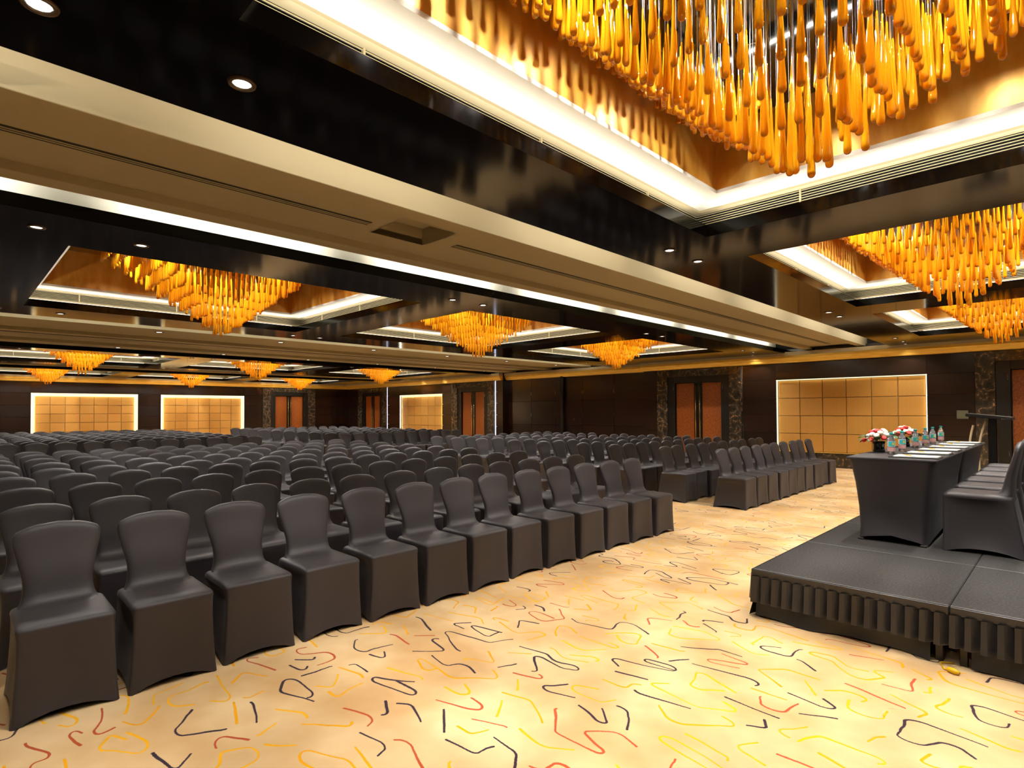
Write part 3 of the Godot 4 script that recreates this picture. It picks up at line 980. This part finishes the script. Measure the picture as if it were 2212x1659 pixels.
func build_chairs() -> void:
	chair_meshes()
	var proto: Node3D = null
	var spots := []
	var r := RandomNumberGenerator.new()
	r.seed = 12
	# block, tops of the backs row by row, first x, pitch, how many, counted from which end
	var blocks := [
		["the block facing the stage", [-4.2, -5.13, -6.3, -7.46, -8.32, -9.35, -10.35, -11.3, -12.25], 0.47, 0.4975, 13, -1],
		["the block by gold wall panel", [-4.14, -5.16, -6.17, -7.0, -7.95, -8.85, -9.95, -10.8, -11.65], 8.98, 0.475, 10, 1],
		["rear block before gold panels", [-15.55, -16.5, -17.5, -18.5, -19.5, -20.5, -21.5, -22.5, -23.5, -24.5, -25.4], 0.42, 0.497, 12, -1],
		["rear block before the doors", [-15.3, -16.2, -17.2, -18.2, -19.2, -20.2, -21.2, -22.2, -23.2, -24.1], 8.4, 0.47, 10, 1],
	]
	for b in blocks:
		for i in b[1].size():
			var off := r.randf_range(-0.06, 0.06) if i > 1 else 0.0
			for k in int(b[4]):
				var x: float = b[2] + b[3] * k + off + r.randf_range(-0.008, 0.008)
				var z: float = b[1][i] + 0.247 + r.randf_range(-0.02, 0.02)
				var left_edge := 0.2 + 0.055 * absf(z)     # further out nothing shows in the photograph
				if x < left_edge - 0.35:
					continue
				var col: int = k if b[5] > 0 else int(b[4]) - 1 - k
				spots.append({"p": Vector3(x, 0, z), "t": r.randf_range(-0.02, 0.02), "l": "black covered chair, %s from aisle, %s row of %s" % [NTH[col], NTH[i], b[0]], "g": "chairs in " + b[0]})
	spots.sort_custom(func(a, b): return a.p.length_squared() < b.p.length_squared())
	var far := []
	for i in spots.size():
		var s = spots[i]
		if i >= 294:
			far.append(Transform3D(Basis(Vector3.UP, s.t), s.p))
			continue
		if proto == null:
			proto = thing("covered_chair", s.l, "chair", s.p, s.t, s.g)
			put(proto, "skirt", M.chair_skirt, M.spandex)
			put(proto, "seat", M.chair_seat, M.spandex)
			put(proto, "backrest", M.chair_back, M.spandex)
		else:
			chair_copy(proto, s.p, s.t, s.l, s.g)
	var mm := MultiMesh.new()
	mm.transform_format = MultiMesh.TRANSFORM_3D
	mm.mesh = M.chair_one
	mm.instance_count = far.size()
	for i in far.size():
		mm.set_instance_transform(i, far[i])
	var rest := MultiMeshInstance3D.new()
	rest.name = "distant_chairs"
	rest.multimesh = mm
	add_child(rest)
	rest.set_meta("kind", "stuff")
	tag(rest, "black covered chairs of the last rows before the far wall", "chairs")
	for k in 6:
		chair_copy(proto, Vector3(6.2 + 0.645 * k, STAGE, -0.565), PI, "black covered chair on the stage behind table, %s from the skirted end" % NTH[k], "chairs on the stage")

func chair_copy(proto: Node3D, p: Vector3, t: float, label: String, group: String) -> void:
	var c := proto.duplicate()
	c.name = numbered("covered_chair")
	add_child(c)
	c.position = p
	c.rotation.y = t
	tag(c, label, "chair", group)

# ---------------------------------------------------------------- chandeliers
func build_chandeliers() -> void:
	var drop := lathe([[0.0, 0.0], [0.008, 0.0015], [0.014, 0.006], [0.018, 0.015], [0.019, 0.026], [0.0185, 0.04], [0.016, 0.075], [0.0125, 0.13], [0.009, 0.2], [0.0065, 0.28], [0.004, 0.35], [0.0, 0.36]], 10)
	var far_drop := lathe([[0.0, 0.0], [0.015, 0.007], [0.02, 0.028], [0.0165, 0.075], [0.010, 0.18], [0.0045, 0.35], [0.0, 0.36]], 7)
	var rowname := ["first", "second", "third", "fourth"]
	for b in 4:
		for k in 3:
			var cx := CX0 + CW / 2.0 + CP * k
			var cz: float = BAYS[b][0]
			var near_one := b == 0 and k < 2
			var where := ["over the camera end", "in the middle coffer", "in the coffer by the door wall"]
			var lab := "amber glass drop chandelier %s of the %s coffer row" % [["in the first coffer", "in the middle coffer", "in the coffer nearest the doors"][k].replace("nearest", "next to"), rowname[b]]
			var c := thing("chandelier", lab, "chandelier", Vector3(cx, 0, cz), 0.0, "amber chandeliers in the ceiling coffers")
			put(c, "mounting_plate", bevel_box(Vector3(2.6, 0.02, 2.5), 0.004), M.lid, Vector3(0, 3.988, 0))
			var r := RandomNumberGenerator.new()
			r.seed = 300 + b * 10 + k
			var all := []
			for g in 11:
				var t := 0.08 + 0.116 * g
				var n := maxi(2, int(round(2.0 * t / 0.078)))
				var yb := 2.61 + 0.93 * t
				var sy := minf(1.0, (3.96 - yb) / 0.36)
				for s in 4:
					for i in n:
						var q := -t + 2.0 * t * i / n
						var p: Vector2 = [Vector2(q, -t), Vector2(t, q), Vector2(-q, t), Vector2(-t, -q)][s]
						all.append([Transform3D(Basis(Vector3.UP, r.randf() * TAU) * Basis.from_scale(Vector3(1, sy, 1)), Vector3(p.x + r.randf_range(-0.008, 0.008), yb + r.randf_range(-0.025, 0.025), p.y + r.randf_range(-0.008, 0.008))), g])
			var rest := {}
			if near_one:
				var eye := Vector3(-cx, 1.55, -cz)
				all.sort_custom(func(u, v): return u[0].origin.distance_squared_to(eye) < v[0].origin.distance_squared_to(eye))
			for i in all.size():
				if near_one and i < 296:
					var o := put(c, "glass_drop", drop, M.glass)
					o.transform = all[i][0]
				else:
					var key: int = -1 if near_one else all[i][1]
					if not rest.has(key):
						rest[key] = []
					rest[key].append(all[i][0])
			for key in rest:
				copies(c, "glass_drops" if key == -1 else "drop_tier", drop if near_one else far_drop, M.glass, rest[key])
			if b == 0:
				var wires := []
				for a in all:
					var o: Vector3 = a[0].origin
					var top: float = o.y + 0.355 * a[0].basis.get_scale().y
					wires.append(Transform3D(Basis.from_scale(Vector3(0.0009, 3.98 - top, 0.0009)), Vector3(o.x, (3.98 + top) / 2.0, o.z)))
				copies(c, "wires", bevel_box(Vector3.ONE, 0.0), M.wire, wires)

func copies(parent: Node, called: String, mesh: Mesh, m: Material, at: Array) -> void:
	var mm := MultiMesh.new()
	mm.transform_format = MultiMesh.TRANSFORM_3D
	mm.mesh = mesh
	mm.instance_count = at.size()
	for i in at.size():
		mm.set_instance_transform(i, at[i])
	var o := MultiMeshInstance3D.new()
	o.name = called
	o.multimesh = mm
	o.material_override = m
	parent.add_child(o, true)
	o.set_meta("kind", "stuff")

# ---------------------------------------------------------------- table and what stands on it
func build_table_things() -> void:
	var ty := STAGE + 0.755
	var tn := ["near the skirted end of the stage", "beside the lectern"]
	for k in 2:
		var t := thing("covered_table", "long table in a black stretch cover on stage, %s" % tn[k], "table", Vector3(5.93 + 1.835 * (k + 0.5), STAGE, -1.18), 0.0, "covered tables on the stage")
		var n := 48
		var st := begin()
		loft(st, [rrect(0.9, 0.27, -0.27, 0.0, 14.0, n, 0.07), rrect(0.895, 0.265, -0.265, 0.03, 14.0, n, 0.06), rrect(0.885, 0.262, -0.262, 0.12, 14.0, n, 0.02, 0.02), rrect(0.885, 0.27, -0.27, 0.3, 14.0, n, 0.0, 0.03), rrect(0.895, 0.295, -0.295, 0.52, 14.0, n, 0.0, 0.03), rrect(0.908, 0.325, -0.325, 0.7, 16.0, n, 0.0, 0.01), rrect(0.915, 0.338, -0.338, 0.742, 18.0, n)])
		put(t, "skirt", done(st), M.cloth)
		put(t, "table_top", bevel_box(Vector3(1.832, 0.022, 0.68), 0.006), M.cloth, Vector3(0, 0.744, 0))
		for sx in [-1.0, 1.0]:
			for sz in [-1.0, 1.0]:
				put(t, "foot_pocket", bevel_box(Vector3(0.07, 0.02, 0.05), 0.006), M.cloth, Vector3(sx * 0.86, 0.01, sz * 0.235))
	# bottles
	var xs := [6.51, 7.0, 7.69, 8.28, 8.77, 9.38]
	for k in 6:
		var b := thing("water_bottle", "clear water bottle with teal label on the table, %s from skirted end" % NTH[k], "bottle", Vector3(xs[k], ty, -1.275), 0.0, "water bottles on the stage table")
		put(b, "bottle_body", M_lathe("bottle", [[0.0, 0.002], [0.028, 0.0], [0.032, 0.006], [0.0325, 0.05], [0.031, 0.09], [0.0325, 0.125], [0.030, 0.145], [0.02, 0.172], [0.0135, 0.183], [0.0135, 0.195], [0.0, 0.196]], 20), M.clear)
		put(b, "label_band", M_lathe("lab", [[0.0333, 0.075], [0.0337, 0.077], [0.0337, 0.123], [0.0333, 0.125]], 20), M.label_white)
		put(b, "label_patch", M_patch(0.0341, 0.078, 0.122, 2.0, 3.6), M.teal)
		put(b, "label_sun", M_patch(0.0344, 0.09, 0.112, 2.2, 2.7), M.label_yellow)
		put(b, "label_base", M_lathe("labb", [[0.0333, 0.03], [0.0336, 0.032], [0.0336, 0.066], [0.0333, 0.068]], 20), M.label_pink)
		put(b, "cap", M_lathe("cap", [[0.0, 0.19], [0.0155, 0.19], [0.0158, 0.208], [0.0145, 0.213], [0.0, 0.213]], 16), M.teal)
	for k in 6:
		var x := 6.2 + 0.6 * k
		var f := thing("folder", "dark folder lying open under a white notepad, %s from the skirted end" % NTH[k], "folder", Vector3(x, ty, -1.03), 0.0, "folders on the stage table")
		put(f, "cover", bevel_box(Vector3(0.26, 0.008, 0.37), 0.002), M.black, Vector3(0, 0.004, 0))
		var p := thing("notepad", "white notepad on a dark folder, %s from the skirted end" % NTH[k], "notepad", Vector3(x, ty + 0.008, -1.02), 0.0, "notepads on the stage table")
		put(p, "sheets", bevel_box(Vector3(0.215, 0.008, 0.32), 0.001), M.paper, Vector3(0, 0.004, 0))
		var c := thing("pencil", "yellow pencil lying across a white notepad, %s from the skirted end" % NTH[k], "pencil", Vector3(x - 0.03, ty + 0.02, -1.08), 0.6, "pencils on the notepads")
		put(c, "shaft", bevel_box(Vector3(0.12, 0.008, 0.008), 0.002), M.pen)
	var vx := [6.76, 7.98]
	for k in 2:
		var r := RandomNumberGenerator.new()
		r.seed = 60 + k
		var v := thing("flower_bowl", "low bouquet of white and red flowers in a black bowl, %s" % ["behind the first bottles", "behind the middle bottles"][k], "flowers", Vector3(vx[k], ty, -1.43), 0.0, "bouquets on the stage table")
		put(v, "bowl", M_lathe("bowl", [[0.0, 0.0], [0.05, 0.0], [0.055, 0.01], [0.048, 0.04], [0.05, 0.08], [0.06, 0.11], [0.055, 0.112], [0.0, 0.1]], 18), M.vase)
		var rose := M_lathe("rose", [[0.0, -0.02], [0.018, -0.017], [0.026, -0.004], [0.025, 0.008], [0.018, 0.014], [0.016, 0.009], [0.012, 0.017], [0.008, 0.012], [0.0, 0.018]], 10)
		for i in 30:
			var a := i * 2.4
			var q := sqrt((i + 0.5) / 30.0)
			var p := Vector3(cos(a) * q * 0.15, 0.225 - 0.1 * q * q + r.randf_range(-0.012, 0.012), sin(a) * q * 0.13)
			put(v, "flower", rose, M.petal_red if i % 3 == 1 else M.petal_white, p, Vector3(sin(a) * q * 0.9, 0, -cos(a) * q * 0.9))
		var leaf := leaf_mesh()
		for i in 16:
			var a := i * 0.393 + r.randf_range(-0.15, 0.15)
			put(v, "leaf", leaf, M.leaf, Vector3(cos(a) * 0.06, 0.1 + r.randf_range(0.0, 0.05), sin(a) * 0.06), Vector3(r.randf_range(-0.3, 0.3), -a, r.randf_range(-0.5, 0.3)))
	# lectern
	var l := thing("lectern", "black lectern with two curved pale wood uprights at the stage end", "lectern", Vector3(10.5, STAGE, -0.86))
	put(l, "reading_desk", bevel_box(Vector3(0.5, 0.045, 0.5), 0.006), M.black, Vector3(0, 1.08, 0), Vector3(0.11, 0, 0))
	put(l, "desk_lip", bevel_box(Vector3(0.06, 0.02, 0.12), 0.004), M.chrome, Vector3(-0.24, 1.05, 0.2))
	put(l, "column", bevel_box(Vector3(0.16, 1.05, 0.1), 0.01), M.black, Vector3(0.1, 0.53, 0.02))
	put(l, "base_plate", bevel_box(Vector3(0.5, 0.03, 0.45), 0.008), M.black, Vector3(0, 0.015, 0))
	for q in [[-0.235, -0.175, 0.96], [-0.13, -0.02, 1.055]]:
		var path := PackedVector3Array()
		for i in 13:
			var u := i / 12.0
			path.append(Vector3(-0.12, 0.03 + (q[2] - 0.03) * u, lerpf(q[0] + 0.02, q[0], minf(u * 1.6, 1.0)) + (q[1] - q[0]) * pow(u, 4.0)))
		var st := begin()
		tube(st, path, 0.014, 10)
		put(l, "curved_upright", done(st), M.ash)

var lathes := {}
func M_lathe(key: String, profile: Array, n: int) -> ArrayMesh:
	if not lathes.has(key):
		lathes[key] = lathe(profile, n)
	return lathes[key]

func M_patch(r: float, y0: float, y1: float, a0: float, a1: float) -> ArrayMesh:
	var key := "%f%f%f" % [r, y0, a0]
	if not lathes.has(key):
		var st := begin()
		for i in 10:
			var a := lerpf(a0, a1, i / 10.0)
			var b := lerpf(a0, a1, (i + 1) / 10.0)
			var p := Vector3(cos(a), 0, sin(a)) * r
			var q := Vector3(cos(b), 0, sin(b)) * r
			oriented(st, [p + Vector3.UP * y0, q + Vector3.UP * y0, q + Vector3.UP * y1, p + Vector3.UP * y1], p)
		lathes[key] = done(st)
	return lathes[key]

func leaf_mesh() -> ArrayMesh:
	var st := begin()
	var prev := [Vector3.ZERO, Vector3.ZERO]
	for i in range(1, 7):
		var u := i / 6.0
		var w := 0.03 * sin(PI * minf(u, 0.98))
		var c := Vector3(0.13 * u, 0.03 * sin(u * 2.2), 0)
		var a := c + Vector3(0, 0.006, -w)
		var b := c + Vector3(0, 0.006, w)
		oriented(st, [prev[0], a, c, prev[1]], Vector3.UP)
		oriented(st, [prev[1], c, b, prev[0] * Vector3(1, 1, -1)], Vector3.UP)
		prev = [a, c]
	return done(st)


func _ready() -> void:
	rng.seed = 4
	camera_and_air()
	make_materials()
	build_ceiling()
	build_downlights()
	build_room()
	build_stage()
	build_chairs()
	build_chandeliers()
	build_table_things()
